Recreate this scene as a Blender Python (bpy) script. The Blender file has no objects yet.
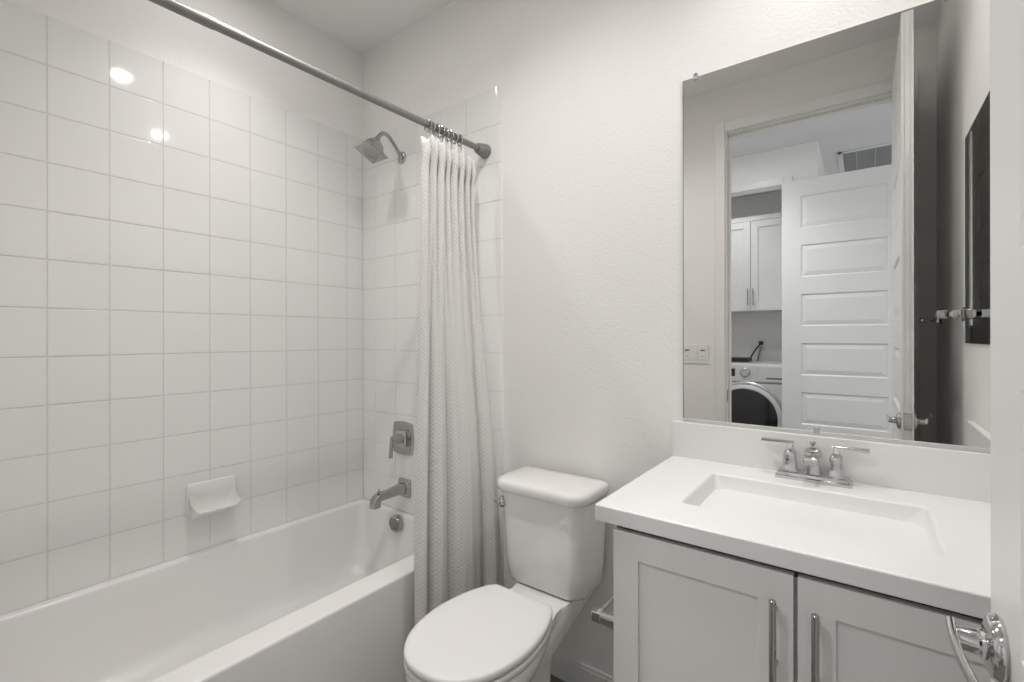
import bpy, bmesh, math, random
from mathutils import Vector, Matrix
random.seed(7)
C = bpy.context.scene.collection
scene = bpy.context.scene
PI = math.pi

# ------------------------------------------------------------------ camera
cam_d = bpy.data.cameras.new('camera'); cam = bpy.data.objects.new('camera', cam_d); C.objects.link(cam)
cam.location = (0, -1.503, 1.26)
cam.rotation_euler = (Matrix.Rotation(math.radians(36.8), 3, 'Z') @ Matrix.Rotation(PI/2, 3, 'X') @ Matrix.Rotation(math.radians(-.08), 3, 'Z')).to_euler()
cam_d.sensor_width = 36; cam_d.lens = 36*469.3/1024; cam_d.shift_y = -0.0040; cam_d.clip_start = 0.01
scene.camera = cam

# ------------------------------------------------------------------ world, exposure
w = bpy.data.worlds.new('world'); scene.world = w; w.use_nodes = True
bg = w.node_tree.nodes['Background']; bg.inputs[0].default_value = (0.96, 0.975, 1.0, 1); bg.inputs[1].default_value = 1.1
vs = scene.view_settings
vs.view_transform = 'Standard'; vs.look = 'None'; vs.exposure = -0.06; vs.gamma = 1.0; vs.use_curve_mapping = False

# bathroom ceiling cans plus added hall and laundry fill lamps (built below), strengths here
CAN_SHOWER, CAN_MIDDLE, CAN_VANITY, FILL_HALL, FILL_LAUNDRY = 96, 114, 120, 205, 82   # lens radiance
BEAM = .335                                # watts of beam per unit of lens radiance
CEIL = 2.741

# ------------------------------------------------------------------ materials
def mat(name, col, rough=0.5, metal=0.0, spec=0.5, coat=0.0, bump=None, emit=None, trans=0.0, mottled=None):
    m = bpy.data.materials.new(name); m.use_nodes = True
    nt = m.node_tree; b = nt.nodes['Principled BSDF']
    b.inputs['Base Color'].default_value = (*col, 1); b.inputs['Roughness'].default_value = rough
    b.inputs['Metallic'].default_value = metal; b.inputs['Specular IOR Level'].default_value = spec
    b.inputs['Coat Weight'].default_value = coat; b.inputs['Coat Roughness'].default_value = 0.05
    b.inputs['Transmission Weight'].default_value = trans
    if emit:
        b.inputs['Emission Color'].default_value = (*emit[0], 1); b.inputs['Emission Strength'].default_value = emit[1]
    tc = nt.nodes.new('ShaderNodeTexCoord')
    if mottled:
        sc, amt = mottled
        n = nt.nodes.new('ShaderNodeTexNoise'); n.inputs['Scale'].default_value = sc; n.inputs['Detail'].default_value = 4
        r = nt.nodes.new('ShaderNodeValToRGB')
        r.color_ramp.elements[0].position = .3; r.color_ramp.elements[1].position = .7
        r.color_ramp.elements[0].color = (*[c*(1-amt) for c in col], 1); r.color_ramp.elements[1].color = (*[min(1, c*(1+amt)) for c in col], 1)
        nt.links.new(tc.outputs['Object'], n.inputs['Vector']); nt.links.new(n.outputs['Fac'], r.inputs['Fac'])
        nt.links.new(r.outputs['Color'], b.inputs['Base Color'])
    if bump:
        sc, st, dist = bump
        n = nt.nodes.new('ShaderNodeTexNoise'); n.inputs['Scale'].default_value = sc; n.inputs['Detail'].default_value = 3
        bp = nt.nodes.new('ShaderNodeBump'); bp.inputs['Strength'].default_value = st; bp.inputs['Distance'].default_value = dist
        nt.links.new(tc.outputs['Object'], n.inputs['Vector']); nt.links.new(n.outputs['Fac'], bp.inputs['Height'])
        nt.links.new(bp.outputs['Normal'], b.inputs['Normal'])
    return m

WALL = (0.90, 0.888, 0.868)
M = {}
M['wall'] = mat('wall_paint', WALL, .55, bump=(140, .22, .004), mottled=(3, .01))
M['ceiling'] = mat('ceiling_paint', (.92, .91, .895), .7, bump=(120, .25, .004), mottled=(3, .01))
M['trim'] = mat('trim_paint', (.86, .86, .845), .35, mottled=(4, .008))
M['tile'] = mat('glazed_tile', (.875, .868, .852), .07, coat=0, mottled=(2, .008))
M['grout'] = mat('grout', (.74, .73, .705), .8, mottled=(40, .05))
M['enamel'] = mat('tub_enamel', (.84, .83, .815), .30, coat=.2, mottled=(2, .006))
M['porcelain'] = mat('porcelain', (.84, .83, .815), .08, coat=.6, mottled=(2, .004))
M['seat'] = mat('toilet_seat_plastic', (.83, .82, .81), .22, mottled=(2, .004))
M['marble'] = mat('cultured_marble', (.84, .835, .825), .30, coat=.15, mottled=(3, .008))
M['cabinet'] = mat('cabinet_lacquer', (.80, .79, .77), .38, mottled=(4, .01))
M['lcabinet'] = mat('laundry_cabinet_lacquer', (.80, .80, .79), .4, mottled=(4, .01))
M['gap_shade'] = mat('painted_gap_shade', (.05, .05, .048), .8, mottled=(10, .1))  # near-black colour standing in for shade under the countertop
M['chrome'] = mat('chrome', (.60, .60, .595), .07, 1, mottled=(5, .01))
M['nickel'] = mat('brushed_nickel', (.46, .455, .445), .2, 1, mottled=(60, .04))
M['rose_nickel'] = mat('satin_channel', (.62, .62, .61), .4, .2, mottled=(60, .03))
M['vent_grey'] = mat('vent_grey', (.42, .43, .44), .5, mottled=(20, .03))
M['rod'] = mat('rod_metal', (.27, .265, .255), .45, .6, mottled=(30, .03))
M['rubber'] = mat('rubber_end', (.22, .215, .205), .5, mottled=(30, .05))
M['mirror'] = mat('silvered_glass', (.80, .805, .79), .0, 1, mottled=(1, .001))
M['glass_edge'] = mat('mirror_edge', (.30, .33, .31), .2, .4, mottled=(10, .02))
M['clear_plastic'] = mat('clear_plastic', (.80, .84, .86), .08, trans=.6, mottled=(10, .02))
M['white_plastic'] = mat('white_plastic', (.84, .83, .81), .3, mottled=(8, .01))
M['grey_mark'] = mat('printed_grey', (.16, .16, .155), .5, mottled=(20, .05))
M['black_plastic'] = mat('black_plastic', (.012, .012, .012), .35, mottled=(20, .1))
M['black_glass'] = mat('black_glass', (.010, .010, .012), .05, coat=.5, mottled=(3, .2))
M['washer'] = mat('washer_enamel', (.72, .725, .73), .25, coat=.3, mottled=(4, .01))
M['washer_ring'] = mat('washer_ring', (.62, .62, .62), .25, .5, mottled=(6, .02))
M['grey_hose'] = mat('grey_hose', (.24, .24, .24), .5, mottled=(20, .05))
M['lens'] = {}
def lens(name, s, col=(1, .972, .948)):
    return mat(name, (.9, .9, .88), .5, emit=(col, s), mottled=(5, .01))
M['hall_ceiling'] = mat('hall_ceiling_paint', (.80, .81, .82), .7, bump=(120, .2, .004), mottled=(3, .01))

def floor_mat():
    m = mat('plank_floor', (.10, .088, .078), .45); nt = m.node_tree; b = nt.nodes['Principled BSDF']
    tc = nt.nodes.new('ShaderNodeTexCoord'); br = nt.nodes.new('ShaderNodeTexBrick')
    br.inputs['Scale'].default_value = 1; br.inputs['Brick Width'].default_value = 1.2; br.inputs['Row Height'].default_value = .18
    br.inputs['Mortar Size'].default_value = .002
    br.inputs['Color1'].default_value = (.24, .215, .19, 1); br.inputs['Color2'].default_value = (.19, .17, .15, 1); br.inputs['Mortar'].default_value = (.03, .028, .025, 1)
    n = nt.nodes.new('ShaderNodeTexNoise'); n.inputs['Scale'].default_value = 6
    mp = nt.nodes.new('ShaderNodeMapping'); mp.inputs['Scale'].default_value = (1, 14, 1)
    mx = nt.nodes.new('ShaderNodeMixRGB'); mx.blend_type = 'MULTIPLY'; mx.inputs['Fac'].default_value = .5
    nt.links.new(tc.outputs['Object'], br.inputs['Vector']); nt.links.new(tc.outputs['Object'], mp.inputs['Vector'])
    nt.links.new(mp.outputs['Vector'], n.inputs['Vector'])
    nt.links.new(br.outputs['Color'], mx.inputs['Color1']); nt.links.new(n.outputs['Fac'], mx.inputs['Color2'])
    nt.links.new(mx.outputs['Color'], b.inputs['Base Color'])
    return m
M['floor'] = floor_mat()

def curtain_mat():
    m = mat('waffle_cotton', (.80, .79, .77), .9, spec=.1); nt = m.node_tree; b = nt.nodes['Principled BSDF']
    uv = nt.nodes.new('ShaderNodeUVMap'); uv.uv_map = 'weave'
    sep = nt.nodes.new('ShaderNodeSeparateXYZ'); nt.links.new(uv.outputs['UV'], sep.inputs[0])
    def math_(op, a, bb):
        n = nt.nodes.new('ShaderNodeMath'); n.operation = op
        for i, x in enumerate((a, bb)):
            if x is None: continue
            if isinstance(x, (int, float)): n.inputs[i].default_value = x
            else: nt.links.new(x, n.inputs[i])
        return n.outputs[0]
    k = 2*PI/.016
    a = math_('MULTIPLY', sep.outputs[0], k)
    d = math_('MULTIPLY', sep.outputs[1], k)
    h = math_('MULTIPLY', math_('SINE', a, None), math_('SINE', d, None))
    f = math_('MULTIPLY_ADD', h, .5); f.node.inputs[2].default_value = .5
    r = nt.nodes.new('ShaderNodeValToRGB'); r.color_ramp.elements[0].position = .15; r.color_ramp.elements[1].position = .6
    r.color_ramp.elements[0].color = (.71, .70, .68, 1); r.color_ramp.elements[1].color = (.80, .79, .77, 1)
    nt.links.new(f, r.inputs['Fac']); nt.links.new(r.outputs['Color'], b.inputs['Base Color'])
    bp = nt.nodes.new('ShaderNodeBump'); bp.inputs['Strength'].default_value = .35; bp.inputs['Distance'].default_value = .003
    nt.links.new(f, bp.inputs['Height']); nt.links.new(bp.outputs['Normal'], b.inputs['Normal'])
    return m
M['curtain'] = curtain_mat()

# ------------------------------------------------------------------ mesh helpers
ORG = {}
class MB:
    def __init__(s): s.bm = bmesh.new(); s.boxy = False
    def box(s, x0, x1, y0, y1, z0, z1, bev=0, seg=2):
        co = [(x, y, z) for x in (x0, x1) for y in (y0, y1) for z in (z0, z1)]
        v = [s.bm.verts.new(c) for c in co]
        fs = [(0, 1, 3, 2), (4, 6, 7, 5), (0, 4, 5, 1), (2, 3, 7, 6), (0, 2, 6, 4), (1, 5, 7, 3)]
        faces = [s.bm.faces.new([v[i] for i in f]) for f in fs]
        if bev:
            s.boxy = True
            ed = {e for f in faces for e in f.edges}
            bmesh.ops.bevel(s.bm, geom=list(ed), offset=bev, segments=seg, affect='EDGES', profile=.5)
        return s
    def loft(s, rings, c0=True, c1=True, closed=True):
        vr = [[s.bm.verts.new(p) for p in r] for r in rings]
        n = len(vr[0])
        for a, b in zip(vr[:-1], vr[1:]):
            for i in range(n if closed else n-1):
                j = (i+1) % n
                s.bm.faces.new((a[i], a[j], b[j], b[i]))
        if c0: s.bm.faces.new(list(reversed(vr[0])))
        if c1: s.bm.faces.new(vr[-1])
        return s
    def tube(s, pts, r, n=12, caps=True):
        pts = [Vector(p) for p in pts]
        rs = r if isinstance(r, (list, tuple)) else [r]*len(pts)
        rings = []; up = None
        for i, p in enumerate(pts):
            t = (pts[min(i+1, len(pts)-1)]-pts[max(i-1, 0)]).normalized()
            if up is None:
                up = Vector((0, 0, 1)) if abs(t.z) < .9 else Vector((1, 0, 0))
            a = t.cross(up).normalized(); up = a.cross(t).normalized()
            rings.append([p+(a*math.cos(2*PI*k/n)+up*math.sin(2*PI*k/n))*rs[i] for k in range(n)])
        return s.loft(rings, caps, caps)
    def lathe(s, prof, base, axis, n=28, caps=True):
        axis = Vector(axis).normalized(); base = Vector(base)
        u = Vector((0, 0, 1)) if abs(axis.z) < .9 else Vector((1, 0, 0))
        a = axis.cross(u).normalized(); b = a.cross(axis).normalized()
        rings = [[base+axis*h+(a*math.cos(2*PI*k/n)+b*math.sin(2*PI*k/n))*r for k in range(n)] for r, h in prof]
        return s.loft(rings, caps, caps)
    def torus(s, c, axis, R, r, n=28, m=8):
        axis = Vector(axis).normalized(); c = Vector(c)
        u = Vector((0, 0, 1)) if abs(axis.z) < .9 else Vector((1, 0, 0))
        a = axis.cross(u).normalized(); b = a.cross(axis).normalized()
        vr = []
        for k in range(n):
            d = a*math.cos(2*PI*k/n)+b*math.sin(2*PI*k/n)
            vr.append([s.bm.verts.new(c+d*(R+r*math.cos(2*PI*j/m))+axis*r*math.sin(2*PI*j/m)) for j in range(m)])
        for k in range(n):
            A, B = vr[k], vr[(k+1) % n]
            for j in range(m): s.bm.faces.new((A[j], A[(j+1) % m], B[(j+1) % m], B[j]))
        return s
    def prism(s, poly, fn0, fn1):
        return s.loft([[fn0(p) for p in poly], [fn1(p) for p in poly]])
    def build(s, name, m, parent=None, origin=None, sharp=35, solid=None):
        bmesh.ops.recalc_face_normals(s.bm, faces=s.bm.faces)
        me = bpy.data.meshes.new(name); o = bpy.data.objects.new(name, me); C.objects.link(o)
        if parent is not None:
            off = ORG[parent.name]
        elif origin is not None: off = Vector(origin)
        else:
            xs = [v.co.x for v in s.bm.verts]; ys = [v.co.y for v in s.bm.verts]; zs = [v.co.z for v in s.bm.verts]
            off = Vector(((min(xs)+max(xs))/2, (min(ys)+max(ys))/2, min(zs)))
        for v in s.bm.verts: v.co -= off
        s.bm.to_mesh(me); s.bm.free()
        me.materials.append(m if not isinstance(m, str) else M[m])
        for p in me.polygons: p.use_smooth = True
        me.set_sharp_from_angle(angle=math.radians(sharp))
        if s.boxy:
            wn = o.modifiers.new('normals', 'WEIGHTED_NORMAL'); wn.keep_sharp = True; wn.weight = 100
        if parent is not None: o.parent = parent
        else: o.location = off
        ORG[o.name] = off.copy()
        return o
def tag(o, label=None, cat=None, group=None, kind=None):
    for k, v in (('label', label), ('category', cat), ('group', group), ('kind', kind)):
        if v: o[k] = v
    return o
def thing(name, loc, label, cat, group=None):
    o = bpy.data.objects.new(name, None); C.objects.link(o); o.location = loc; o.empty_display_size = .05
    ORG[o.name] = Vector(loc)
    return tag(o, label, cat, group)
def struct(name, mb, m, label=None, cat=None):
    return tag(mb.build(name, m, sharp=9 if name.startswith('door') else 35), label, cat, None, 'structure')
def dup(root, loc, label=None, rot=None):
    r = root.copy(); C.objects.link(r); r.location = loc; ORG[r.name] = Vector(loc)
    if label: r['label'] = label
    if rot is not None: r.rotation_euler = rot
    for ch in list(root.children):
        c = ch.copy(); C.objects.link(c); c.parent = r
        for g in ch.children:
            d = g.copy(); C.objects.link(d); d.parent = c
    return r
def rrect(x0, x1, y0, y1, r, n=6, z=0):
    """rounded rectangle ring, r a number or four corner radii (x1y1, x0y1, x0y0, x1y0)"""
    rr = r if isinstance(r, (list, tuple)) else [r]*4
    out = []
    for (cx, cy, a0), q in zip(((x1, y1, 0), (x0, y1, 90), (x0, y0, 180), (x1, y0, 270)), rr):
        sx = -1 if a0 in (0, 270) else 1; sy = -1 if a0 in (0, 90) else 1
        ox, oy = cx+sx*q, cy+sy*q
        for k in range(n+1):
            a = math.radians(a0+90*k/n); out.append(Vector((ox+q*math.cos(a), oy+q*math.sin(a), z)))
    return out
def setz(ring, z): return [Vector((p.x, p.y, z)) for p in ring]
def catmull(pts, per=6):
    out = []; P = [Vector((*p, 0)) if len(p) == 2 else Vector(p) for p in pts]
    for i in range(len(P)-1):
        p0, p1, p2, p3 = P[max(i-1, 0)], P[i], P[i+1], P[min(i+2, len(P)-1)]
        for k in range(per):
            t = k/per
            out.append(.5*((2*p1)+(-p0+p2)*t+(2*p0-5*p1+4*p2-p3)*t*t+(-p0+3*p1-3*p2+p3)*t**3))
    out.append(P[-1]); return out

# ================================================================== SETTING
XL, XR, YF = -2.100, .28, -1.50          # left wall, right wall, front (door) wall faces; back wall is y = 0
YH = YF-.115                              # hall face of the door wall
YL = -2.74                                # hall face of the laundry wall
struct('floor', MB().box(-3.2, 2.2, -4.6, .12, -.06, 0), 'floor', 'dark brown plank floor just visible beside the toilet foot', 'floor')
struct('ceiling', MB().box(XL-.12, XR+.12, YH+.06, .12, CEIL, CEIL+.1), 'ceiling', 'plain off-white ceiling over the tub corner', 'ceiling')
struct('ceiling', MB().box(-3.2, 2.2, -4.6, YH+.06, CEIL, CEIL+.1), 'hall_ceiling', 'cool grey hall ceiling seen in the mirror through the doorway', 'ceiling')
struct('wall_back', MB().box(XL-.12, XR+.12, 0, .12, 0, CEIL), 'wall', 'off-white textured wall behind toilet and vanity', 'wall')
struct('wall_left', MB().box(XL-.12, XL, YH, 0, 0, CEIL), 'wall', 'off-white wall above the long tiled side of the tub', 'wall')
struct('wall_right', MB().box(XR, XR+.12, YH, 0, 0, CEIL), 'wall', 'off-white wall at the right end of the vanity, seen in the mirror', 'wall')
DX0, DX1, DH = -.648, .152, 2.465         # bathroom doorway
fw = MB(); fw.box(XL, DX0-.02, YH, YF, 0, CEIL); fw.box(DX1+.02, XR, YH, YF, 0, CEIL); fw.box(DX0-.02, DX1+.02, YH, YF, DH+.02, CEIL)
struct('wall_front', fw, 'wall', 'off-white wall around the bathroom doorway, seen in the mirror', 'wall')

# --- glazed tile surround: individual pillow tiles on a grout bed
P_ = .1556; ZT = .42; G = .0016
def tile_x(mb, xf, y0, y1, z0, z1, d=.007):     # tile facing +x, front at xf
    mb.box(xf-d, xf, y0+G, y1-G, z0+G, z1-G, .0022)
def tile_y(mb, yf, x0, x1, z0, z1, d=.007):     # tile facing -y
    mb.box(x0+G, x1-G, yf, yf+d, z0+G, z1-G, .0022)
rows = [ZT+P_*k for k in range(13)]
ys = [-1.498] + [-1.192+P_*k for k in range(-1, 8)] + [-.005]
TL = XL+.010
rows_l = rows[:-1]+[rows[-1]+.006]; rows_b = [rows[0]]+[z-.004 for z in rows[1:]]
mb = MB()
for a, b in zip(ys[:-1], ys[1:]):
    for z0, z1 in zip(rows_l[:-1], rows_l[1:]): tile_x(mb, TL, a, b, z0, z1)
gro = MB().box(XL, TL-.0014, -1.499, -.008, ZT-.004, rows[-1]-.003, .002)
t1 = struct('trim_1', mb, 'tile', 'white square glazed wall tiles along the long side of the tub', 'wall tile')
gro.build('grout', 'grout', t1)
TB = -.007
xs = [TL-.002, -1.987, -1.832, -1.676, -1.520, -1.365]
mb = MB(); gb = MB(); eb_ = MB()
for z0, z1 in zip(rows_b[:-1], rows_b[1:]):
    for a, b in zip(xs[:-1], xs[1:]): tile_y(mb, TB, a, b, z0, z1)
    # outer tile with a rounded edge
    prof = [(-1.365+G, 0), (-1.365+G, TB+.002), (-1.363+G, TB), (-1.205, TB)]
    prof += [(-1.205+.036*math.sin(t), TB+(-TB)*(1-math.cos(t))) for t in [PI/2*k/8 for k in range(1, 9)]]
    eb_.prism(prof, lambda p: Vector((p[0], p[1], z0+G)), lambda p: Vector((p[0], p[1], z1-G)))
prof = [(TL-.002, 0), (TL-.002, TB+.0014), (-1.206, TB+.0014)] + [(-1.206+.034*math.sin(t), TB+.0014+(-TB-.0014)*(1-math.cos(t))) for t in [PI/2*k/8 for k in range(1, 9)]]
# tiles continue to the floor outside the tub
for z0, z1 in ((.003, .109), (.109, .2646), (.2646, .42)):
    pr2 = [(-1.292, 0), (-1.292, TB), (-1.205, TB)] + [(-1.205+.036*math.sin(t), TB+(-TB)*(1-math.cos(t))) for t in [PI/2*k/8 for k in range(1, 9)]]
    eb_.prism(pr2, lambda p: Vector((p[0], p[1], z0+G)), lambda p: Vector((p[0], p[1], z1-G)))
gb.prism(prof, lambda p: Vector((p[0], p[1], ZT-.004)), lambda p: Vector((p[0], p[1], rows[-1]-.007)))
t2 = struct('trim_2', mb, 'tile', 'white glazed tiles on the shower end wall with a rounded outer edge', 'wall tile')
gb.build('grout', 'grout', t2); eb_.build('edge_tiles', 'tile', t2)

# --- baseboards, door casing
def board(name, x0, x1, y0, y1, label):
    mb = MB().box(x0, x1, y0, y1, 0, .078, .001); 
    mb.box(x0, x1, min(y0, y1)+(.004 if y0 < -.001 else 0), y1, .078, .090, .003)
    return struct(name, mb, 'trim', label, 'baseboard')
board('baseboard_back', -1.165, -.447, -.014, 0, 'white baseboard along the wall behind the toilet')
struct('baseboard_front', MB().box(-1.29, DX0-.075, YF, YF+.014, 0, .096, .003), 'trim', 'white baseboard left of the bathroom doorway', 'baseboard')
struct('baseboard_right', MB().box(XR-.014, XR, -1.48, -.56, 0, .096, .003), 'trim', 'white baseboard on the right wall behind the open door', 'baseboard')
def casing(x0, x1, h, yf, sgn, w=.058, t=.016, r=.006):
    """door casing on a wall face yf; sgn = direction it stands proud"""
    mb = MB()
    def piece(a0, a1, b0, b1):
        mb.box(a0, a1, min(yf, yf+sgn*t), max(yf, yf+sgn*t), b0, b1, .004)
    piece(x0-w-r, x0-r, 0, h+r+w); piece(x1+r, x1+r+w, 0, h+r+w); piece(x0-r, x1+r, h+r, h+r+w)
    return mb
cz = casing(DX0, DX1, DH, YF, 1)
# jamb lining and stop
cz.box(DX0-.02, DX0, YH, YF, 0, DH, .001); cz.box(DX1, DX1+.02, YH, YF, 0, DH, .001); cz.box(DX0-.02, DX1+.02, YH, YF, DH, DH+.02, .001)
cz.box(DX0, DX0+.011, YF-.075, YF-.04, 0, DH, .002); cz.box(DX1-.011, DX1, YF-.075, YF-.04, 0, DH, .002); cz.box(DX0, DX1, YF-.075, YF-.04, DH-.011, DH, .002)
t3 = struct('trim_3', cz, 'trim', 'white door casing and jamb of the bathroom doorway, in the mirror', 'door casing')
mb = MB().box(DX0, DX0+.0022, YF-.032, YF-.006, .875, .945, .0008); mb.box(DX0+.002, DX0+.0026, YF-.024, YF-.014, .892, .928)
mb.build('strike_plate', 'nickel', t3)

# --- six-panel doors
PANELS = [(2.085, 2.33), (1.712, 1.957), (1.339, 1.584), (.966, 1.211), (.593, .838), (.215, .465)]
def panel_leaf(wd, th, h, f):
    """door leaf, width along u, thickness along t; f maps (u, t, z) to the world"""
    mb = MB(); st = .125; dp = .009
    def bx(u0, u1, t0, t1, z0, z1, bev=0):
        a, b = f(u0, t0, z0), f(u1, t1, z1)
        mb.box(min(a.x, b.x), max(a.x, b.x), min(a.y, b.y), max(a.y, b.y), z0, z1, bev)
    bx(0, wd, dp, th-dp, .008, h)
    for t0, t1, sg in ((0, dp+.001, 1), (th-dp-.001, th, -1)):
        bx(0, st, t0, t1, .008, h); bx(wd-st, wd, t0, t1, .008, h)
        zs = [.008] + [q for p in reversed(PANELS) for q in p] + [h]
        for k in range(0, len(zs), 2): bx(st, wd-st, t0, t1, zs[k], zs[k+1])
        for z0, z1 in PANELS:
            face = 0 if sg == 1 else th
            def ring(ins, d): return [f(u, face+sg*d, z) for u, z in ((st+ins, z0+ins), (wd-st-ins, z0+ins), (wd-st-ins, z1-ins), (st+ins, z1-ins))]
            mb.loft([ring(0, 0.0), ring(.010, dp-.0005)], False, False)
            mb.loft([ring(.010, dp+.001), ring(.012, dp-.001), ring(.040, .002), ring(.041, .0015)], False, True)
    return mb
LT = .035; LX = .114
HY, LY = -1.488, -.762                     # hinge and latch edges of the open bathroom door
leaf = panel_leaf(HY*-1-LY*-1, LT, 2.455, lambda u, t, z: Vector((LX+t, LY-u, z)))
d1 = struct('door_1', leaf, 'trim', 'white six-panel bathroom door standing open in the right foreground', 'door')
def lever_set(x, sg, y, z, toward, parent, m='chrome'):
    """round rose, neck and a bowed lever on a door face at x; sg = outward direction along x, toward = lever direction along y"""
    mb = MB().lathe([(.0, 0), (.030, 0), (.0325, .003), (.0325, .006), (.029, .011), (.020, .0135), (.0, .0135)], (x, y, z), (sg, 0, 0), 36, False)
    r = mb.build('rose', m, parent)
    mb = MB().lathe([(.0145, .012), (.0145, .017), (.0120, .019), (.0112, .033), (.0100, .037), (.0, .038)], (x, y, z), (sg, 0, 0), 24, False)
    mb.build('neck', m, r)
    mb = MB(); rings = []
    for k in range(15):
        t = k/14; yy = y+toward*(-.012+.130*t); zz = z+.006-.016*t+.006*math.sin(PI*t)
        xx = x+sg*(.038+.003*math.sin(PI*t)-.014*t*t)
        hh = .0098-.003*t; tt = .0042-.0012*t
        rings.append([Vector((xx+sg*tt*math.cos(a), yy, zz+hh*math.sin(a))) for a in [2*PI*j/14 for j in range(14)]])
    mb.loft(rings); mb.build('lever', m, r)
    return r
lever_set(LX, -1, -.821, .941, -1, d1); lever_set(LX+LT, 1, -.821, .941, -1, d1)
mb = MB().box(LX+.005, LX+LT-.005, LY-.001, LY+.0018, .915, .978, .0006); mb.build('latch_plate', 'nickel', d1)
for hz in (.25, 1.22, 2.2):
    mb = MB().lathe([(0, 0), (.006, 0), (.006, .09), (0, .09)], (LX+LT+.001, HY-.004, hz), (0, 0, 1), 14, False); mb.build('hinge', 'nickel', d1)

# --- hall and laundry shell
hw = MB(); LO0, LO1 = -1.42, -.505        # laundry opening
hw.box(-2.6, LO0, YL-.12, YL, 0, CEIL); hw.box(LO1, -.273, YL-.12, YL, 0, CEIL); hw.box(LO0, LO1, YL-.12, YL, 2.455, CEIL)
struct('wall_hall', hw, 'wall', 'pale hall wall with the laundry opening, seen in the mirror', 'wall')
lw = MB(); lw.box(-1.62, -1.52, -3.96, YL-.12, 0, CEIL); lw.box(-.373, -.273, -3.96, YL-.12, 0, CEIL); lw.box(-1.62, -.273, -4.06, -3.96, 0, CEIL)
struct('wall_laundry', lw, 'wall', 'grey walls inside the laundry closet, seen in the mirror', 'wall')
struct('wall_far', MB().box(-.273, 2.2, -4.5, -4.4, 0, CEIL), 'wall', 'grey wall at the end of the hall behind the laundry door', 'wall')
struct('trim_4', casing(LO0, LO1+.005, 2.45, YL, 1, .06, .016, .002), 'trim', 'white casing around the laundry opening, in the mirror', 'door casing')
leaf = panel_leaf(.775, LT, 2.452, lambda u, t, z: Vector((-.505+u, YL+.020+t, z)))
d2 = struct('door_2', leaf, 'trim', 'white six-panel laundry door standing open, seen in the mirror', 'door')
for hz in (.25, 1.22, 2.2):
    mb = MB().lathe([(0, 0), (.006, 0), (.006, .09), (0, .09)], (-.506, YL+.022, hz), (0, 0, 1), 14, False); mb.build('hinge', 'nickel', d2)

# ================================================================== CEILING LIGHTS
def can(x, y, strength, label, z=CEIL, r=.041, col=(1, .972, .948), beam=1.0, ang=128):
    t = thing('recessed_light', (x, y, z), label, 'ceiling light', 'recessed ceiling lights')
    MB().lathe([(r+.020, 0), (r+.020, -.004), (r+.004, -.010), (r, -.008), (r, 0)], (x, y, z), (0, 0, 1), 40, False).build('trim_ring', 'white_plastic', t)
    MB().lathe([(0, -.001), (r-.001, -.001), (r-.001, -.006), (0, -.006)], (x, y, z), (0, 0, 1), 40, False).build('lens', lens('lens_glow', strength, col), t)
    ld = bpy.data.lights.new('beam', 'SPOT'); ld.energy = strength*BEAM*beam; ld.spot_size = math.radians(ang); ld.spot_blend = 1.0; ld.shadow_soft_size = r*.8; ld.color = col
    lo = bpy.data.objects.new('beam', ld); C.objects.link(lo); lo.parent = t; lo.location = (0, 0, -.012)
    return t
can(-1.69, -.725, CAN_SHOWER, 'round recessed ceiling light above the bathtub', beam=.88, ang=112)
can(-.845, -.705, CAN_MIDDLE, 'round recessed ceiling light in the middle, reflected high on the tiles', beam=1.30, ang=140)
can(-.08, -.30, CAN_VANITY, 'round recessed ceiling light above the vanity, reflected low on the tiles', beam=.55, ang=112)
can(-.75, -2.10, FILL_HALL, 'added fill light in the hall ceiling outside the doorway', col=(.96, .98, 1))  # added lamp, fills the lower bathroom through the doorway
can(-1.0, -3.12, FILL_LAUNDRY, 'added fill light in the ceiling of the laundry closet', col=(.97, .985, 1))  # added lamp, brightens the laundry interior

# ================================================================== BATHTUB
TX0, TX1, TY0, TY1 = TL-.008, -1.300, -1.497, -.004
ix0, ix1, iy0, iy1 = -2.058, -1.398, -1.43, -.036
def orr(e, z, r=.006): return setz(rrect(TX0+e, TX1-e, TY0+e, TY1-e, r, 8), z)
def irr(e, z, r, ex=0): return setz(rrect(ix0+e, ix1-e, iy0+e+ex, iy1-e*.7, r, 8), z)
mb = MB()
mb.loft([orr(0, 0), orr(0, .409), orr(.0012, .4150), orr(.004, .4188), orr(.008, .420), orr(.010, .420),
         irr(-.007, .420, .032), irr(-.005, .420, .032), irr(-.0015, .4185, .031), irr(.0015, .413, .030), irr(.003, .403, .030), irr(.012, .34, .045, .02), irr(.026, .24, .065, .06),
         irr(.045, .16, .10, .12), irr(.066, .118, .11, .16), irr(.10, .098, .11, .19), irr(.16, .092, .10, .2), irr(.25, .090, .07, .2)], True, True)
tub = thing('bathtub', (-1.70, -.75, 0), 'long white alcove bathtub along the tiled wall', 'bathtub')
mb.build('tub_shell', 'enamel', tub, sharp=50)
ov = MB().lathe([(0, 0), (.038, 0), (.0395, .003), (.0395, .022), (.037, .026), (.0, .0265)], (-1.770, iy1-.005, .378), (0, -1, -.03), 36, False).build('overflow_plate', 'nickel', tub)
mb = MB()
for k in range(-3, 4):
    zz = .378+k*.0078; hw_ = math.sqrt(.033**2-(k*.0078)**2)
    mb.box(-1.770-hw_, -1.770+hw_, iy1-.0325, iy1-.0300, zz-.0017, zz+.0017)
mb.build('overflow_slots', 'grey_mark', ov)

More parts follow.
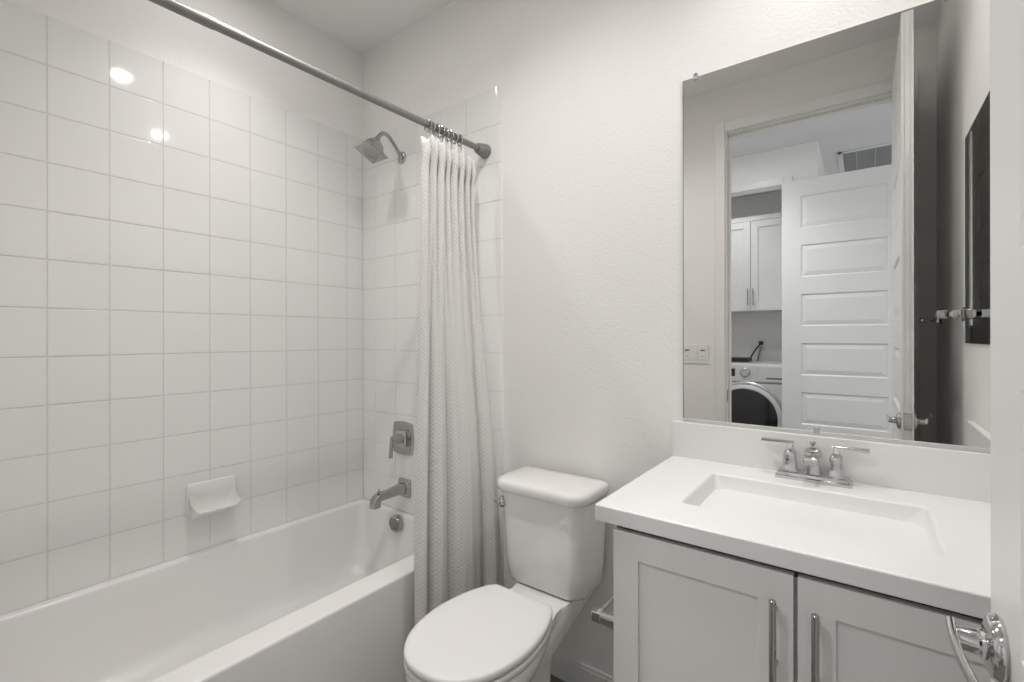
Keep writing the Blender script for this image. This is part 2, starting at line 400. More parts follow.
# ---- tub spout
sx, sz = -1.760, .538
sp = thing('tub_spout', (sx, TB, sz), 'brushed tub spout with a diverter knob, below the shower valve', 'tub spout')
def rect_y(y, xc, zc, hx, hz, r):
    return [Vector((xc+p.x, y, zc+p.y)) for p in rrect(-hx, hx, -hz, hz, r, 4)]
MB().loft([rect_y(TB, sx, sz, .042, .043, .008), rect_y(TB-.006, sx, sz, .042, .043, .008), rect_y(TB-.010, sx, sz, .037, .038, .008), rect_y(TB-.020, sx, sz, .030, .031, .01)]).build('flange', 'nickel', sp)
mb = MB(); rings = []
path = [(.012, 0, .026, .026), (.03, .0, .023, .0235), (.06, -.001, .0205, .020), (.10, -.003, .0200, .0175), (.148, -.003, .0205, .0170)]
for d, dz, hx, hz in path: rings.append(rect_y(TB-d, sx, sz+dz, hx, hz, .007))
for ang, hx, hz in ((20, .0205, .0172), (45, .0205, .0176), (70, .0205, .018), (90, .0205, .019)):
    a = math.radians(ang); yc = TB-.148; R = .026; piv = Vector((sx, yc, sz-.003-R))
    rad = Vector((0, -math.sin(a), math.cos(a)))
    cen = piv+rad*R
    rings.append([cen+Vector((p.x, 0, 0))+rad*p.y for p in rrect(-hx, hx, -hz, hz, .007, 4)])
last = rings[-1]; rings.append([p+Vector((0, 0, -.017)) for p in last])
mb.loft(rings); mb.build('spout_body', 'nickel', sp)
MB().lathe([(.005, 0), (.005, .009), (.0105, .011), (.0105, .017), (.007, .020), (0, .020)], (sx, TB-.158, sz+.012), (0, 0, 1), 18, True).build('diverter_knob', 'nickel', sp)

# ---- shower valve
vx, vz = -1.772, .774
va = thing('shower_valve', (vx, TB, vz), 'square chrome shower valve plate with a lever, on the tiles', 'shower valve')
def cushion(hx, hz, bow, y, n=10):
    out = []
    cs = [(hx, -hz), (hx, hz), (-hx, hz), (-hx, -hz)]
    for i in range(4):
        a, b = cs[i], cs[(i+1) % 4]; nx, nz = (b[1]-a[1]), -(b[0]-a[0]); L = math.hypot(nx, nz)
        for k in range(n):
            t = k/n; q = bow*math.sin(PI*t)
            out.append(Vector((vx+a[0]+(b[0]-a[0])*t+nx/L*q, y, vz+a[1]+(b[1]-a[1])*t+nz/L*q)))
    return out
MB().loft([cushion(.066, .072, .009, TB), cushion(.066, .072, .009, TB-.004), cushion(.060, .066, .009, TB-.008), cushion(.052, .058, .007, TB-.009), cushion(.046, .052, .004, TB-.006)]).build('escutcheon', 'nickel', va)
MB().loft([rect_y(TB-.005, vx, vz, .036, .040, .012), rect_y(TB-.016, vx, vz, .034, .038, .012), rect_y(TB-.019, vx, vz, .030, .034, .012)]).build('bonnet', 'chrome', va)
hb = MB().lathe([(.024, .015), (.022, .030), (.017, .042), (.017, .066), (.014, .070), (0, .070)], (vx, TB, vz), (0, -1, 0), 24, True).build('handle_hub', 'nickel', va)
mb = MB(); rings = []
for t in [k/8 for k in range(9)]:
    zc = vz+.018-.098*t; yc = TB-.066-.012*t; hx = .0095-.002*t+.004*max(0, t-.7); hy = .0065
    rings.append([Vector((vx+p.x, yc+p.y, zc)) for p in rrect(-hx, hx, -hy, hy, .003, 3)])
mb.loft(rings); mb.build('lever', 'nickel', hb)

# ---- shower head
ax, az = -1.779, 2.124
sh = thing('showerhead', (ax, TB, az), 'square brushed shower head on a bent arm high on the end wall', 'shower head')
MB().lathe([(0.0, 0), (.029, 0), (.029, .004), (.022, .010), (.013, .014), (.0, .014)], (ax, TB, az), (0, -1, 0), 32, False).build('arm_flange', 'nickel', sh)
pth = catmull([(ax, TB-.004, az-.002), (ax, -.035, az+.026), (ax, -.065, az+.058), (ax, -.092, az+.078), (ax, -.118, az+.080), (ax, -.140, az+.062), (ax-.001, -.154, az+.040)], 5)
MB().tube(pth, .0092, 16).build('shower_arm', 'nickel', sh)
alpha = math.radians(24); e_ = Vector((0, -math.cos(alpha), math.sin(alpha))); n_ = Vector((0, math.sin(alpha), math.cos(alpha))); x_ = Vector((1, 0, 0))
hc = Vector((-1.780, -.186, 2.091))
def hring(half, d, bow=0, n=8):
    out = []; cs = [(-1, -1), (1, -1), (1, 1), (-1, 1)]
    for i in range(4):
        a, b = cs[i], cs[(i+1) % 4]
        for k in range(n):
            t = k/n; px = (a[0]+(b[0]-a[0])*t)*half; py = (a[1]+(b[1]-a[1])*t)*half
            L = math.hypot(px, py); R = half*1.02
            f = 1-bow*(1-R/L) if L > R else 1
            out.append(hc+x_*px*f+e_*py*f+n_*(d))
    return out
MB().loft([hring(.050, -.001), hring(.0545, .001), hring(.0555, .004), hring(.0545, .008, .1), hring(.050, .014, .6), hring(.0465, .028, .95), hring(.041, .046, 1), hring(.028, .062, 1), hring(.013, .070, 1)]).build('head_shell', 'nickel', sh, sharp=50)
fp = MB().lathe([(0, -.0025), (.036, -.0025), (.040, -.001), (.040, .002), (0, .002)], hc, n_, 36, False).build('spray_face', 'nickel', sh)
mb = MB()
for rr, nn in ((.008, 4), (.019, 10), (.031, 16)):
    for k in range(nn):
        a = 2*PI*k/nn; q = hc+x_*rr*math.cos(a)+e_*rr*math.sin(a)
        mb.lathe([(.0022, -.001), (.0017, -.0048)], q, n_, 8, True)
mb.build('nozzles', 'rubber', fp)
MB().lathe([(.013, .066), (.0145, .072), (.0145, .080), (.011, .088), (.0, .090)], hc, n_, 20, True).build('swivel_collar', 'nickel', sh)

# ---- soap dish
sd = MB(); y0, y1 = -.808, -.630; zt_, zb_ = .691, .558
def sring(x, a, b, c, d, r=.010): return [Vector((x, p.x, p.y)) for p in rrect(a, b, c, d, r, 4)]
sd.loft([sring(TL, y0, y1, zb_, zt_), sring(TL+.006, y0, y1, zb_, zt_), sring(TL+.010, y0+.003, y1-.003, zb_+.003, zt_-.003)])
N = 18; top = []; bot = []
secs = []
for k in range(N+1):
    t = k/N; yy = y0+.006+(y1-y0-.012)*t
    endf = min(1, min(t, 1-t)*N/2.2); endf = endf**.5
    flut = .0035*math.sin(t*PI*7) if .15 < t < .85 else 0
    out = .067+flut*.6
    lift = .015*(1-endf)
    secs.append([Vector((TL+.008, yy, zb_+.010)), Vector((TL+.030, yy, zb_+.004+lift*.3)), Vector((TL+out*.86, yy, zb_+.016)), Vector((TL+out, yy, zb_+.029+lift)),
                 Vector((TL+out-.006, yy, zb_+.034+lift)), Vector((TL+.045, yy, zb_+.024+lift*1.8)), Vector((TL+.022, yy, zb_+.034+lift*2.0)), Vector((TL+.012, yy, zb_+.062+lift*2.2)), Vector((TL+.008, yy, zb_+.085+lift*1.5))])
sd.loft(secs)
soap = sd.build('soap_dish', 'porcelain', None, sharp=60)
tag(soap, 'white ceramic soap dish on the tiled wall above the tub', 'soap dish')

# ================================================================== CURTAIN ROD, RINGS, CURTAIN
def rodp(y): return Vector((-1.254, y, 2.029+y*.013))
rd = thing('curtain_rod', (-1.25, -.75, 2.0), 'grey metal tension rod across the tub with flared end caps', 'curtain rod')
MB().tube([rodp(-.02), rodp(-1.04)], .0120, 20).build('inner_tube', 'rod', rd)
MB().tube([rodp(-1.025), rodp(-1.03), rodp(-1.48)], [.0128, .0134, .0134], 20).build('outer_tube', 'rod', rd)
dr = (rodp(-1)-rodp(0)).normalized()
MB().lathe([(.029, .0005), (.029, .010), (.027, .018), (.020, .052), (.0165, .056), (.0125, .056)], rodp(TB), dr, 28, True).build('end_cap', 'rod', rd)
MB().lathe([(.029, .0005), (.029, .010), (.027, .018), (.020, .052), (.0165, .056), (.0125, .056)], rodp(YF+.001), -dr, 28, True).build('end_cap', 'rod', rd)
RY = [-.330, -.312, -.286, -.266, -.240, -.220, -.194, -.164]
rp = rodp(RY[0])
ring = thing('curtain_ring', rp, 'metal shower curtain ring on the rod, the one farthest out', 'curtain ring', 'curtain rings on the shower rod')
MB().torus(rp+Vector((0, 0, -.0040)), (.12, 1, .05), .0195, .0034).build('hoop', 'nickel', ring)
MB().tube(catmull([rp+Vector((.004, .002, -.022)), rp+Vector((.007, .002, -.040)), rp+Vector((.003, .002, -.066)), rp+Vector((-.006, .002, -.074)), rp+Vector((-.011, .002, -.064))], 5), .0016, 8).build('hook', 'nickel', ring)
ORD = ['second', 'third', 'fourth', 'fifth', 'sixth', 'seventh']
for k, y in enumerate(RY[1:]):
    lab = 'metal shower curtain ring on the rod, the one nearest the wall end' if k == 6 else 'metal shower curtain ring on the rod, %s counted from the free end towards the wall' % ORD[k]
    dup(ring, rodp(y), lab, (0, 0, random.uniform(-.25, .25)))
# curtain
NS, NH = 300, 90
bm = bmesh.new(); uvl = bm.loops.layers.uv.new('weave')
grid = []
def ease(t): return t*t*(3-2*t)
def cpos(s, h):
    zt = 1.980-.024*max(0, (s-.72)/.28)**1.5-.020*math.exp(-(s/.06)**2); z = zt-(zt-.13)*h
    wv = ease(min(1, max(0, (h-.02)/.85)))
    yt = -.366+.274*s+.008*math.sin(9*s); yb = -.405+.345*s
    y = yt+(yb-yt)*wv
    xb = -1.246+(1-wv)*0+wv*(.012+.105*s**1.5)
    # many tight pleats at the top that merge into four broad folds lower down
    w1 = ease(min(1, h/.5)); a1 = .019*(1-w1*.97)
    # folds with sharp valleys
    tp_ = [0, .115, .25, .45, .555, .68, .79, .885, 1.0]; p1 = -1
    for i in range(8):
        if tp_[i] <= s <= tp_[i+1]:
            p1 = abs(math.sin(PI*(s-tp_[i])/(tp_[i+1]-tp_[i])))**.7*(.85, 1, 1.05, .8, 1, .85, 1, .9)[i]*2-1
    ph = [0, .15, .385, .80, 1.0]
    q = 0
    for i in range(4):
        if ph[i] <= s <= ph[i+1]:
            q = abs(math.sin(PI*(s-ph[i])/(ph[i+1]-ph[i])))**.6
            q *= (1.0, 1.15, 1.0, .8)[i]
    p2 = q*2-1
    sm = .0035*math.sin(PI*2*(s*11+.3))*(.25+.2*wv)
    a2 = .028*ease(min(1, h/.75))
    disp = a1*p1+a2*p2+sm
    puff = .010*math.exp(-((h-.028)/.02)**2)
    return Vector((xb+disp*.80+puff, y+disp*-.35, z+.012*max(0, 1-h/.02)*math.cos(2*PI*8*s)))
for j in range(NH+1):
    h = (j/NH); row = []
    for i in range(NS+1):
        p = cpos(i/NS, h)
        if p.y > -.018: p.y = -.018
        row.append(p)
    grid.append(row)
vr = [[bm.verts.new(p) for p in r] for r in grid]
us = [0]
for i in range(NS): us.append(us[-1]+(grid[NH//3][i+1]-grid[NH//3][i]).length)
for j in range(NH):
    for i in range(NS):
        f = bm.faces.new((vr[j][i], vr[j][i+1], vr[j+1][i+1], vr[j+1][i]))
        for lp, (a, b) in zip(f.loops, ((i, j), (i+1, j), (i+1, j+1), (i, j+1))):
            lp[uvl].uv = (us[a], 1.84*b/NH)
cmb = MB(); cmb.bm.free(); cmb.bm = bm
cur = cmb.build('shower_curtain', 'curtain', None, sharp=180)
so = cur.modifiers.new('thickness', 'SOLIDIFY'); so.thickness = .0016; so.offset = 0
tag(cur, 'white woven shower curtain bunched at the right end of the rod', 'shower curtain')

# ================================================================== TOILET
tx = -.846
to = thing('toilet', (tx, -.4, 0), 'white two-piece toilet with closed lid between curtain and vanity', 'toilet')
def outline(half, n=4):
    h = catmull(half, n)
    right = [(tx+p.x, p.y) for p in h]; left = [(tx-p.x, p.y) for p in reversed(h[1:-1])]
    return [Vector((x, y, 0)) for x, y in right+left]
seat_h = [(0, -.318), (.06, -.318), (.096, -.318), (.104, -.3195), (.124, -.345), (.146, -.40), (.159, -.46), (.164, -.515), (.161, -.565), (.149, -.622), (.126, -.672), (.090, -.713), (.047, -.735), (0, -.741)]
SO = outline(seat_h)
sc_ = Vector((tx, -.53, 0))
def scl(ring, f, z, dy=0): return [Vector((sc_.x+(p.x-sc_.x)*f, sc_.y+(p.y-sc_.y)*f+dy, z)) for p in ring]
rim_h = [(0, -.035), (.095, -.035), (.105, -.05), (.105, -.20), (.098, -.255), (.104, -.30), (.128, -.36), (.150, -.43), (.162, -.50), (.161, -.56), (.149, -.615), (.125, -.668), (.088, -.710), (.045, -.732), (0, -.738)]
def bsec(f, z, yb, yf, n=4):
    """rim outline narrowed by f and squeezed into yb..yf"""
    h = [(x*f, yb+(y+.035)/(-.738+.035)*(yf-yb)) for x, y in rim_h]
    return setz(outline(h, n), z)
def foot(hw_, z, yb, yf):
    h = [(0, yb), (hw_*.6, yb), (hw_*.85, yb-.008), (hw_*.95, yb-.05), (hw_, yb-.12), (hw_, yb-.18), (hw_*.97, yb-.24), (hw_*.97, yb-.28), (hw_, yb-.33), (hw_, yb-.38), (hw_*.97, yf+.10), (hw_*.88, yf+.06), (hw_*.66, yf+.025), (hw_*.35, yf+.006), (0, yf)]
    return setz(outline(h, 4), z)
def mixr(a, b, t): return [p.lerp(q, t) for p, q in zip(a, b)]
F0 = foot(.112, 0, -.285, -.620); F1 = foot(.104, .05, -.285, -.610); F2 = foot(.100, .16, -.285, -.615)
B1 = bsec(.82, .29, -.29, -.675); B2 = bsec(.95, .345, -.19, -.716)
R0 = bsec(.99, .383, -.06, -.733); R1 = bsec(1.0, .408, -.035, -.738); R2 = bsec(.985, .4185, -.037, -.733); R3 = bsec(.955, .4195, -.045, -.722)
MB().loft([F0, setz(F0, .012), F1, F2, setz(mixr(F2, B1, .5), .235), B1, B2, R0, R1, R2, R3]).build('bowl', 'porcelain', to, sharp=60)
MB().loft([scl(SO, .985, .4215), scl(SO, 1.0, .425), scl(SO, 1.003, .434), scl(SO, .995, .4395), scl(SO, .975, .4405)]).build('seat', 'seat', to, sharp=60)
MB().loft([scl(SO, .97, .4445), scl(SO, .992, .4455), scl(SO, 1.003, .449), scl(SO, 1.003, .456), scl(SO, .996, .4615), scl(SO, .975, .4645), scl(SO, .90, .4665), scl(SO, .5, .468), scl(SO, .1, .4685)]).build('seat_lid', 'seat', to, sharp=60)
for sgn in (-1, 1):
    MB().lathe([(0, 0), (.012, 0), (.012, .022), (.009, .026), (0, .026)], (tx+sgn*.062, -.297, .4195), (0, 0, 1), 18, False).build('seat_hinge', 'seat', to)
def tk(x0, x1, y0, y1, z, rf=.055, rb=.02): return setz(rrect(x0, x1, y0, y1, (rb, rb, rf, rf), 7), z)
MB().loft([tk(-.975, -.735, -.185, -.065, .419, .04), tk(-1.000, -.712, -.207, -.050, .424, .05), tk(-1.010, -.704, -.213, -.045, .437), tk(-1.016, -.699, -.216, -.042, .50), tk(-1.030, -.688, -.222, -.040, .730)]).build('tank', 'porcelain', to, sharp=50)
LZ = .008
def lid(e, z): return setz(rrect(-1.040+e, -.684-e, -.242+e, -.024-e, (.022, .022, .060-e*.5, .060-e*.5), 8), z+LZ)
MB().loft([lid(.016, .7225), lid(.004, .7245), lid(.0, .729), lid(0, .748), lid(.003, .7555), lid(.009, .7605), lid(.018, .7625), lid(.05, .7640), lid(.09, .7645)]).build('tank_lid', 'porcelain', to, sharp=55)
fl = MB().lathe([(0, 0), (.0205, 0), (.0205, .006), (.0175, .011), (.009, .014), (.008, .020), (0, .021)], (-1.0125, -.2035, .684), (-.72, -.69, 0), 24, False).build('flush_button', 'chrome', to)
MB().tube([(-1.024, -.216, .684), (-1.040, -.214, .683), (-1.052, -.200, .681)], [.0045, .005, .0055], 12).build('flush_lever', 'chrome', fl)

# ================================================================== VANITY
VX0, VX1 = -.440, XR-.001; VY = -.527; DFY = -.547
va_ = thing('vanity_cabinet', (-.08, -.27, 0), 'light grey vanity cabinet with two shaker doors under the sink', 'cabinet')
mb = MB().box(VX0, VX0+.018, VY, -.001, .0, .8495, .0012); mb.box(VX1-.018, VX1, VY, -.001, .0, .8495, .0012)
mb.box(VX0+.017, VX1-.017, VY, -.002, .10, .118); mb.box(VX0+.017, VX1-.017, -.014, -.002, .118, .8495); mb.box(VX0+.017, VX1-.017, VY+.06, VY+.075, 0, .10)
mb.box(VX0+.017, VX1-.017, VY, VY+.018, .775, .8495); mb.box(-.115, -.075, VY, VY+.018, .118, .776)
mb.build('cabinet_body', 'cabinet', va_)
MB().box(VX0+.002, VX1-.002, VY-.0006, VY, .83, .849).build('gap_shade_strip', 'gap_shade', va_)  # thin dark strip, paints the shade between doors and countertop
def shaker(x0, x1, z0, z1, yf, th=.019, st=.056, dp=.007, m='cabinet', parent=None):
    mb = MB(); yb = yf+th
    mb.box(x0, x0+st, yf, yb, z0, z1, .0015); mb.box(x1-st, x1, yf, yb, z0, z1, .0015)
    mb.box(x0+st-.001, x1-st+.001, yf+.0002, yb, z1-st, z1, .0008); mb.box(x0+st-.001, x1-st+.001, yf+.0002, yb, z0, z0+st, .0008)
    mb.box(x0+st-.002, x1-st+.002, yf+dp, yb-.003, z0+st-.002, z1-st+.002)
    return mb.build('cabinet_door', m, parent)
dl = shaker(VX0+.001, -.0985, .118, .839, DFY, parent=va_)
dr_ = shaker(-.0925, .248, .118, .839, DFY, parent=va_)
MB().box(.2485, VX1, DFY+.004, VY, .118, .839).build('filler_strip', 'cabinet', va_)
def bar_handle(x, zt, parent, yf=DFY, L=.150, r=.006, out=.033, m='nickel', cc=.096):
    mb = MB().tube([(x, yf-out, zt-L), (x, yf-out, zt-.0015), (x, yf-out, zt)], [r, r, r-.0012], 16)
    zc = zt-L/2
    for s in (-1, 1): mb.tube([(x, yf+.001, zc+s*cc/2), (x, yf-out, zc+s*cc/2)], r*.75, 12)
    return mb.build('bar_handle', m, parent)
bar_handle(-.1265, .802, dl); bar_handle(-.0640, .799, dr_)

# countertop with an integrated rectangular basin
vt = thing('vanity_countertop', (-.08, -.27, .851), 'white cultured marble vanity top with an integrated rectangular basin', 'vanity top')
KX0, KX1, KY0, KY1, KZ, KB = -.482, XR-.0015, -.553, -.001, .887, .851
bx0, bx1, by0, by1 = -.328, .112, -.428, -.143
def br(e, z, r=.012, ef=None, eb=None, el=None, er=None):
    g = lambda q: e if q is None else q
    return setz(rrect(bx0+g(el), bx1-g(er), by0+g(ef), by1-g(eb), r, 6), z)
def kr(e, z, r=.006): return setz(rrect(KX0+e, KX1-e*.2, KY0+e, KY1, (.001, .001, r, r), 6), z)
mb = MB()
mb.loft([kr(.001, KB, .005), kr(0, KB+.0015), kr(0, KZ-.0045), kr(.0013, KZ-.0013), kr(.0045, KZ), kr(.006, KZ),
         br(-.004, KZ, .014), br(-.003, KZ, .014), br(-.0005, KZ-.001, .013), br(.0012, KZ-.004, .012)], True, False)
mb.boxy = True
mb.build('counter_slab', 'marble', vt, sharp=60)
rings = [br(.0012, KZ-.004, .012)]
for k in range(1, 15):
    t = k/14; q = 1-math.cos(PI/2*t); d = .122*math.sin(PI/2*t)**.9
    rings.append(br(0, KZ-.004-d, .012+.05*math.sin(PI*t), ef=.0012+.080*q+.004*t, eb=.0012+.165*q+.020*t, el=.0012+.20*q+.03*t, er=.0012+.19*q+.004*t))
MB().loft(rings, False, True).build('basin', 'marble', vt, sharp=180)
MB().box(KX0+.0005, KX1, -.021, -.001, KZ-.002, .995, .003).build('backsplash', 'marble', vt)
MB().box(XR-.021, XR-.001, KY0+.004, -.022, KZ-.002, .995, .003).build('side_splash', 'marble', vt)
MB().lathe([(0, 0), (.022, 0), (.022, .003), (.015, .0045), (.006, .008), (0, .008)], (-.105, -.30, KZ-.1262), (0, 0, 1), 24, False).build('drain_stopper', 'chrome', vt)

# ---- faucet
fx, fy = -.105, -.060
fa = thing('faucet', (fx, fy, KZ), 'chrome two-handle centerset faucet standing behind the basin', 'faucet')
def bxr(x, y, z, hx, hy, r=.003): return [Vector((x+p.x, y+p.y, z)) for p in rrect(-hx, hx, -hy, hy, r, 3)]
MB().loft([bxr(fx, fy, KZ, .083, .027), bxr(fx, fy, KZ+.007, .083, .027), bxr(fx, fy, KZ+.009, .080, .024), bxr(fx, fy, KZ+.016, .078, .022), bxr(fx, fy, KZ+.018, .075, .019)]).build('base_plate', 'chrome', fa)
for s in (-1, 1):
    hx_ = fx+s*.0508
    h = MB().loft([bxr(hx_, fy, KZ+.017, .0185, .0175), bxr(hx_, fy, KZ+.022, .0185, .0175), bxr(hx_, fy, KZ+.026, .0165, .0155, .004), bxr(hx_, fy, KZ+.048, .0148, .0135, .004), bxr(hx_, fy, KZ+.066, .0140, .0130, .004), bxr(hx_, fy, KZ+.073, .0100, .0095, .004),
                   bxr(hx_, fy, KZ+.077, .0062, .0062, .003), bxr(hx_, fy, KZ+.088, .0075, .0075, .003)]).build('handle_post', 'chrome', fa)
    rings = []
    for t in [k/8 for k in range(9)]:
        xx = hx_+s*(-.009+.076*t); hz = .0042+.0010*t; hy = .0085+.003*t
        zc = KZ+.0915-.001*t; yc = fy+.004*t
        rings.append([Vector((xx, yc+p.x, zc+p.y)) for p in rrect(-hy, hy, -hz, hz, .0018, 3)])
    MB().loft(rings).build('lever', 'chrome', h)
MB().loft([bxr(fx, fy+.004, KZ+.017, .0185, .0175), bxr(fx, fy+.004, KZ+.030, .0165, .0160), bxr(fx, fy+.004, KZ+.036, .0150, .0150), bxr(fx, fy+.004, KZ+.058, .0150, .0150), bxr(fx, fy+.004, KZ+.062, .0180, .0180), bxr(fx, fy+.004, KZ+.076, .0180, .0180), bxr(fx, fy+.004, KZ+.080, .0140, .0140), bxr(fx, fy+.004, KZ+.084, .0060, .0060)]).build('spout_column', 'chrome', fa)
MB().lathe([(.004, 0), (.0035, .006), (.0075, .012), (.0080, .016), (.0, .017)], (fx, fy+.004, KZ+.083), (0, 0, 1), 16, True).build('lift_knob', 'chrome', fa)
rings = []
for d, dz, hx2, hz in ((0, .003, .0165, .009), (.03, .003, .0165, .009), (.050, .001, .0160, .0095), (.058, -.001, .0155, .0100), (.062, -.003, .014, .0085)):
    rings.append([Vector((fx+p.x, fy-.006-d, KZ+.064+dz+p.y)) for p in rrect(-hx2, hx2, -hz, hz, .003, 3)])
MB().loft(rings).build('spout', 'chrome', fa)

# ---- toilet paper holder on the side of the vanity
tp = thing('toilet_paper_holder', (VX0, -.39, .555), 'empty chrome toilet paper holder on the vanity side', 'paper holder')
for py in (-.424, -.265):
    MB().lathe([(0, 0), (.024, 0), (.024, .004), (.018, .010), (0.0, .010)], (VX0+.0008, py, .556), (-1, 0, 0), 28, False).build('wall_rose', 'chrome', tp)
    MB().loft([[Vector((xx, py+p.x*f, .556+p.y*f)) for p in rrect(-.012, .012, -.012, .012, .003, 3)] for xx, f in ((VX0-.006, 1.75), (VX0-.03, 1.35), (VX0-.066, 1.1), (VX0-.086, 1.0))]).build('post', 'chrome', tp)
    MB().loft([[Vector((VX0-.098+p.x, yy, .556+p.y)) for p in rrect(-e, e, -e, e, .003, 3)] for yy, e in ((py-.012, .011), (py-.010, .013), (py+.010, .013), (py+.012, .011))]).build('knuckle', 'chrome', tp)
MB().tube([(VX0-.098, -.414, .557), (VX0-.098, -.275, .557)], .0065, 16).build('roller_bar', 'chrome', tp)

# ================================================================== MIRRORS
mi = thing('wall_mirror', (-.09, -.003, 1.0), 'large frameless wall mirror above the vanity', 'mirror')
MX0, MX1, MZ0, MZ1 = -.450, .268, 1.003, 2.060
MB().box(MX0, MX1, -.0065, -.001, MZ0, MZ1, .0009, 1).build('mirror_glass', 'mirror', mi)
MB().box(MX0-.0012, MX0, -.0066, -.0005, MZ0, MZ1).build('glass_edge', 'glass_edge', mi)
mb = MB().box(MX0-.001, MX1, -.0098, -.0005, MZ0-.0076, MZ0-.0005, .0006, 1); mb.box(MX0-.0014, MX1+.0004, -.0106, -.0078, MZ0-.0079, MZ0+.003, .0006, 1)
mb.build('bottom_channel', 'rose_nickel', mi)
for cx, cz, up in ((-.411, MZ1, 1), (-.100, MZ0, -1), (.16, MZ1, 1)):
    mb = MB().box(cx-.007, cx+.007, -.0115, -.007, cz-(.009 if up > 0 else .002), cz+(.008 if up > 0 else .014), .0015)
    k_ = mb.build('mirror_clip', 'clear_plastic', mi)
    if up > 0: MB().lathe([(0, 0), (.0042, 0), (.0036, .0022), (0, .003)], (cx, -.0112, cz+.0050), (0, -1, 0), 14, False).build('clip_screw', 'grey_mark', k_)

me_ = thing('medicine_mirror', (XR, -.45, 1.2), 'tall mirrored medicine cabinet front on the right wall, reflected dark', 'mirror')
MB().box(XR-.003, XR-.0005, -.683, -.227, 1.238, 1.923, .0004).build('cabinet_frame', 'white_plastic', me_)
MB().box(XR-.0055, XR-.003, -.684, -.226, 1.237, 1.924, .0004, 1).build('mirror_door', 'mirror', me_)

# ---- towel bar on the right wall (seen in the mirror)
tb = thing('towel_bar', (XR, -1.0, 1.335), 'chrome towel bar on the right wall behind the door, in the mirror', 'towel bar')
for py in (-.715, -1.325):
    b = MB().loft([[Vector((xx, py+p.x*f, 1.336+p.y*f)) for p in rrect(-.024, .024, -.024, .024, .003, 3)] for xx, f in ((XR-.0005, 1), (XR-.006, 1), (XR-.010, .62), (XR-.030, .58), (XR-.036, .40), (XR-.044, .26), (XR-.048, .26))]).build('bar_post', 'chrome', tb)
    MB().loft([[Vector((XR-.060+p.x, yy, 1.336+p.y)) for p in rrect(-e, e, -e, e, .004, 3)] for yy, e in ((py-.015, .012), (py-.012, .0145), (py+.012, .0145), (py+.015, .012))]).build('post_cap', 'chrome', b)
MB().tube([(XR-.060, -.728, 1.334), (XR-.060, -1.312, 1.334)], .008, 16).build('bar', 'chrome', tb)

# ---- switch plate on the front wall
sw = thing('light_switch', (-.83, YF, 1.155), 'white three-gang light switch plate beside the doorway, in the mirror', 'light switch')
SZ = 1.152; SX = -.828
MB().box(SX-.082, SX+.082, YF, YF+.006, SZ-.058, SZ+.058, .003).build('switch_plate', 'white_plastic', sw)
for k in (-1, 0, 1):
    cx = SX+k*.046
    r_ = MB().box(cx-.0165, cx+.0165, YF+.005, YF+.0085, SZ-.034, SZ+.034, .0012).build('switch_rocker', 'trim', sw)
    if k:
        MB().box(cx-.013, cx+.013, YF+.008, YF+.0092, SZ+.020, SZ+.029).build('indicator_bar', 'grey_mark', r_)
        MB().box(cx-.003, cx+.003, YF+.008, YF+.0092, SZ-.016, SZ-.010).build('button_mark', 'grey_mark', r_)
    else:
        MB().box(cx-.010, cx+.010, YF+.008, YF+.0105, SZ-.022, SZ+.022, .001).build('toggle', 'white_plastic', r_)

# ================================================================== LAUNDRY (seen in the mirror)
lc = thing('laundry_cabinet', (-.87, -3.73, 1.5), 'white two-door wall cabinet above the washing machine, in the mirror', 'cabinet')
CF = -3.50
MB().box(-1.26, -.47, -3.959, CF-.022, 1.508, 2.40).build('cabinet_body', 'lcabinet', lc)
MB().box(-1.27, -.46, -3.959, CF-.010, 2.372, 2.42, .006).build('cornice', 'lcabinet', lc)
def lshaker(x0, x1, z0, z1, yf, st=.062):
    mb = MB(); yb = yf-.02
    mb.box(x0, x0+st, yb, yf, z0, z1, .0015); mb.box(x1-st, x1, yb, yf, z0, z1, .0015)
    mb.box(x0+st, x1-st, yb, yf-.0002, z1-st, z1); mb.box(x0+st, x1-st, yb, yf-.0002, z0, z0+st)
    mb.box(x0+st-.002, x1-st+.002, yb, yf-.009, z0+st-.002, z1-st+.002)
    return mb.build('cabinet_door', 'lcabinet', lc)
for x0, x1, hx_ in ((-1.255, -.868, -.888), (-.864, -.477, -.842)):
    d = lshaker(x0, x1, 1.51, 2.368, CF)
    mb = MB().tube([(hx_, CF+.030, 1.56), (hx_, CF+.030, 1.72)], .0055, 12)
    for z in (1.585, 1.695): mb.tube([(hx_, CF-.001, z), (hx_, CF+.030, z)], .0045, 10)
    mb.build('bar_handle', 'nickel', d)

wx, wy = -.868, -3.25
wa = thing('washing_machine', (wx, -3.55, 0), 'white front-load washing machine with black glass door, in the mirror', 'washing machine')
MB().box(wx-.343, wx+.343, -3.86, wy-.02, .02, 1.012, .012).build('washer_body', 'washer', wa)
MB().box(wx-.338, wx+.338, wy-.03, wy, .03, .838, .012).build('front_panel', 'washer', wa)
pn = MB().box(wx-.341, wx+.341, wy-.03, wy+.006, .842, 1.005, .014).build('control_panel', 'washer', wa)
dw = MB().box(wx+.098, wx+.336, wy, wy+.011, .850, .992, .006).build('detergent_drawer', 'washer', pn)
MB().box(wx+.17, wx+.318, wy+.008, wy+.0125, .878, .892, .001).build('drawer_grip', 'grey_mark', pn)
MB().box(wx-.137, wx-.085, wy+.004, wy+.0085, .893, .963, .001).build('display', 'black_glass', pn)
MB().lathe([(.047, 0), (.047, .003), (.041, .005), (.036, .022), (.031, .027), (0, .027)], (wx, wy+.006, .934), (0, 1, 0), 32, True).build('program_knob', 'washer_ring', pn)
dc = (wx, wy, .515)
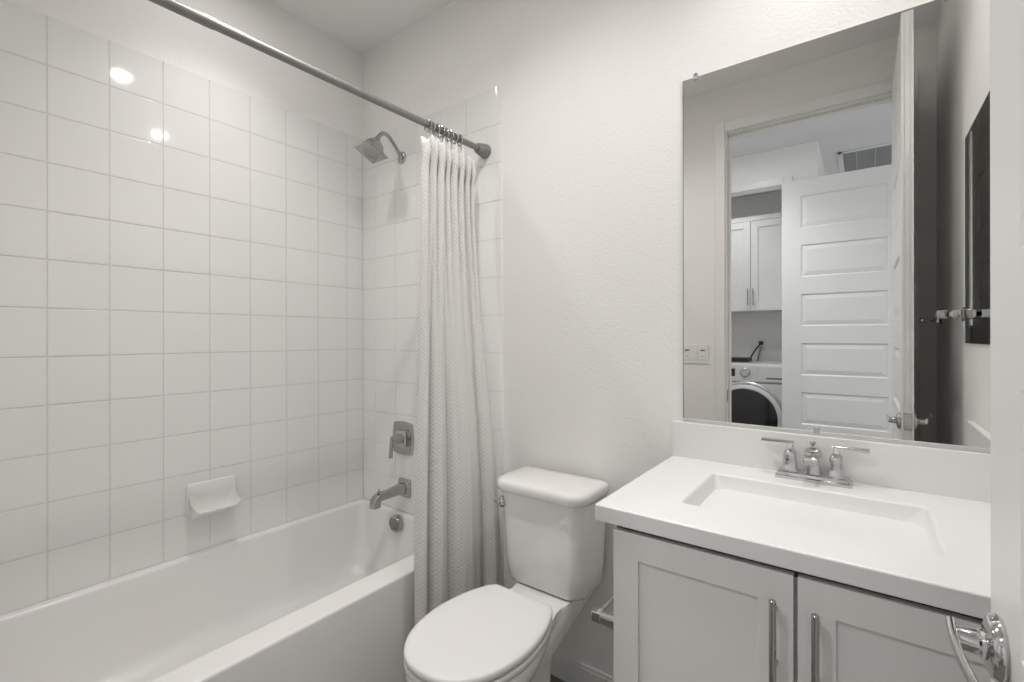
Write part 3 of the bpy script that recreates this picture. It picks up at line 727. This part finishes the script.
dd = MB().lathe([(.333, -.002), (.333, .004), (.322, .012), (.315, .013), (.310, .008)], dc, (0, 1, 0), 64, False).build('door_surround', 'washer_ring', wa)
do = MB().lathe([(.308, 0), (.308, .018), (.302, .034), (.278, .044), (.266, .040)], dc, (0, 1, 0), 64, True).build('washer_door', 'washer', wa)
MB().lathe([(.272, .036), (.266, .044), (.21, .052), (.12, .060), (0, .063)], dc, (0, 1, 0), 64, True).build('door_glass', 'black_glass', do)
for sx_ in (-.28, .28):
    for sy_ in (-3.80, -3.32): MB().lathe([(0, 0), (.022, 0), (.022, .02), (0, .02)], (wx+sx_, sy_, 0), (0, 0, 1), 14, False).build('foot', 'black_plastic', wa)

bb = thing('black_box', (-1.10, -3.62, 1.012), 'flat black box lying on the washing machine top', 'box')
MB().box(-1.16, -.895, -3.74, -3.50, 1.0125, 1.052, .006).build('box_body', 'black_plastic', bb)
MB().box(-1.15, -.905, -3.73, -3.51, 1.0515, 1.0535, .001).build('box_lid', 'grey_mark', bb)
ol = thing('wall_outlet', (-.845, -3.96, 1.16), 'white wall outlet with a black plug above the washing machine', 'outlet')
MB().box(-.880, -.810, -3.96, -3.954, 1.115, 1.235, .002).build('cover_plate', 'white_plastic', ol)
co = thing('power_cord', (-.845, -3.95, 1.18), 'black power cord running from the wall outlet to the black box', 'cord')
MB().box(-.864, -.826, -3.954, -3.915, 1.175, 1.212, .006).build('plug', 'black_plastic', co)
MB().tube(catmull([(-.846, -3.918, 1.185), (-.868, -3.87, 1.150), (-.898, -3.80, 1.085), (-.912, -3.748, 1.042)], 6), .0075, 10).build('cable', 'black_plastic', co)
ho = MB().tube(catmull([(-.843, -3.953, 1.150), (-.842, -3.92, 1.146), (-.850, -3.90, 1.11), (-.865, -3.885, 1.03), (-.868, -3.88, .90)], 6), .0075, 10).build('washer_cord', 'grey_hose')
tag(ho, 'grey cord hanging from the wall outlet behind the washing machine', 'cord')

# ---- return-air grille in the hall ceiling
vg = thing('ceiling_vent', (.145, -3.40, CEIL), 'grey return-air grille in the hall ceiling, above the laundry door', 'vent')
gx0, gx1, gy0, gy1 = -.165, .455, -3.70, -3.105
mb = MB()
for a in ((gx0, gx1, gy0, gy0+.035), (gx0, gx1, gy1-.035, gy1), (gx0, gx0+.035, gy0, gy1), (gx1-.035, gx1, gy0, gy1)): mb.box(*a, CEIL-.010, CEIL-.001, .002)
mb.build('vent_frame', 'hall_ceiling', vg)
MB().box(gx0+.03, gx1-.03, gy0+.03, gy1-.03, CEIL-.003, CEIL-.001).build('vent_backing', 'grey_hose', vg)
mb = MB()
for k in range(24):
    y = gy0+.04+k*(gy1-gy0-.08)/23
    mb.box(gx0+.03, gx1-.03, y-.0035, y+.0035, CEIL-.009, CEIL-.003)
for k in (1, 2, 3, 4): mb.box(gx0+k*.124-.004, gx0+k*.124+.004, gy0+.03, gy1-.03, CEIL-.0095, CEIL-.003)
mb.build('vent_louvres', 'vent_grey', vg)
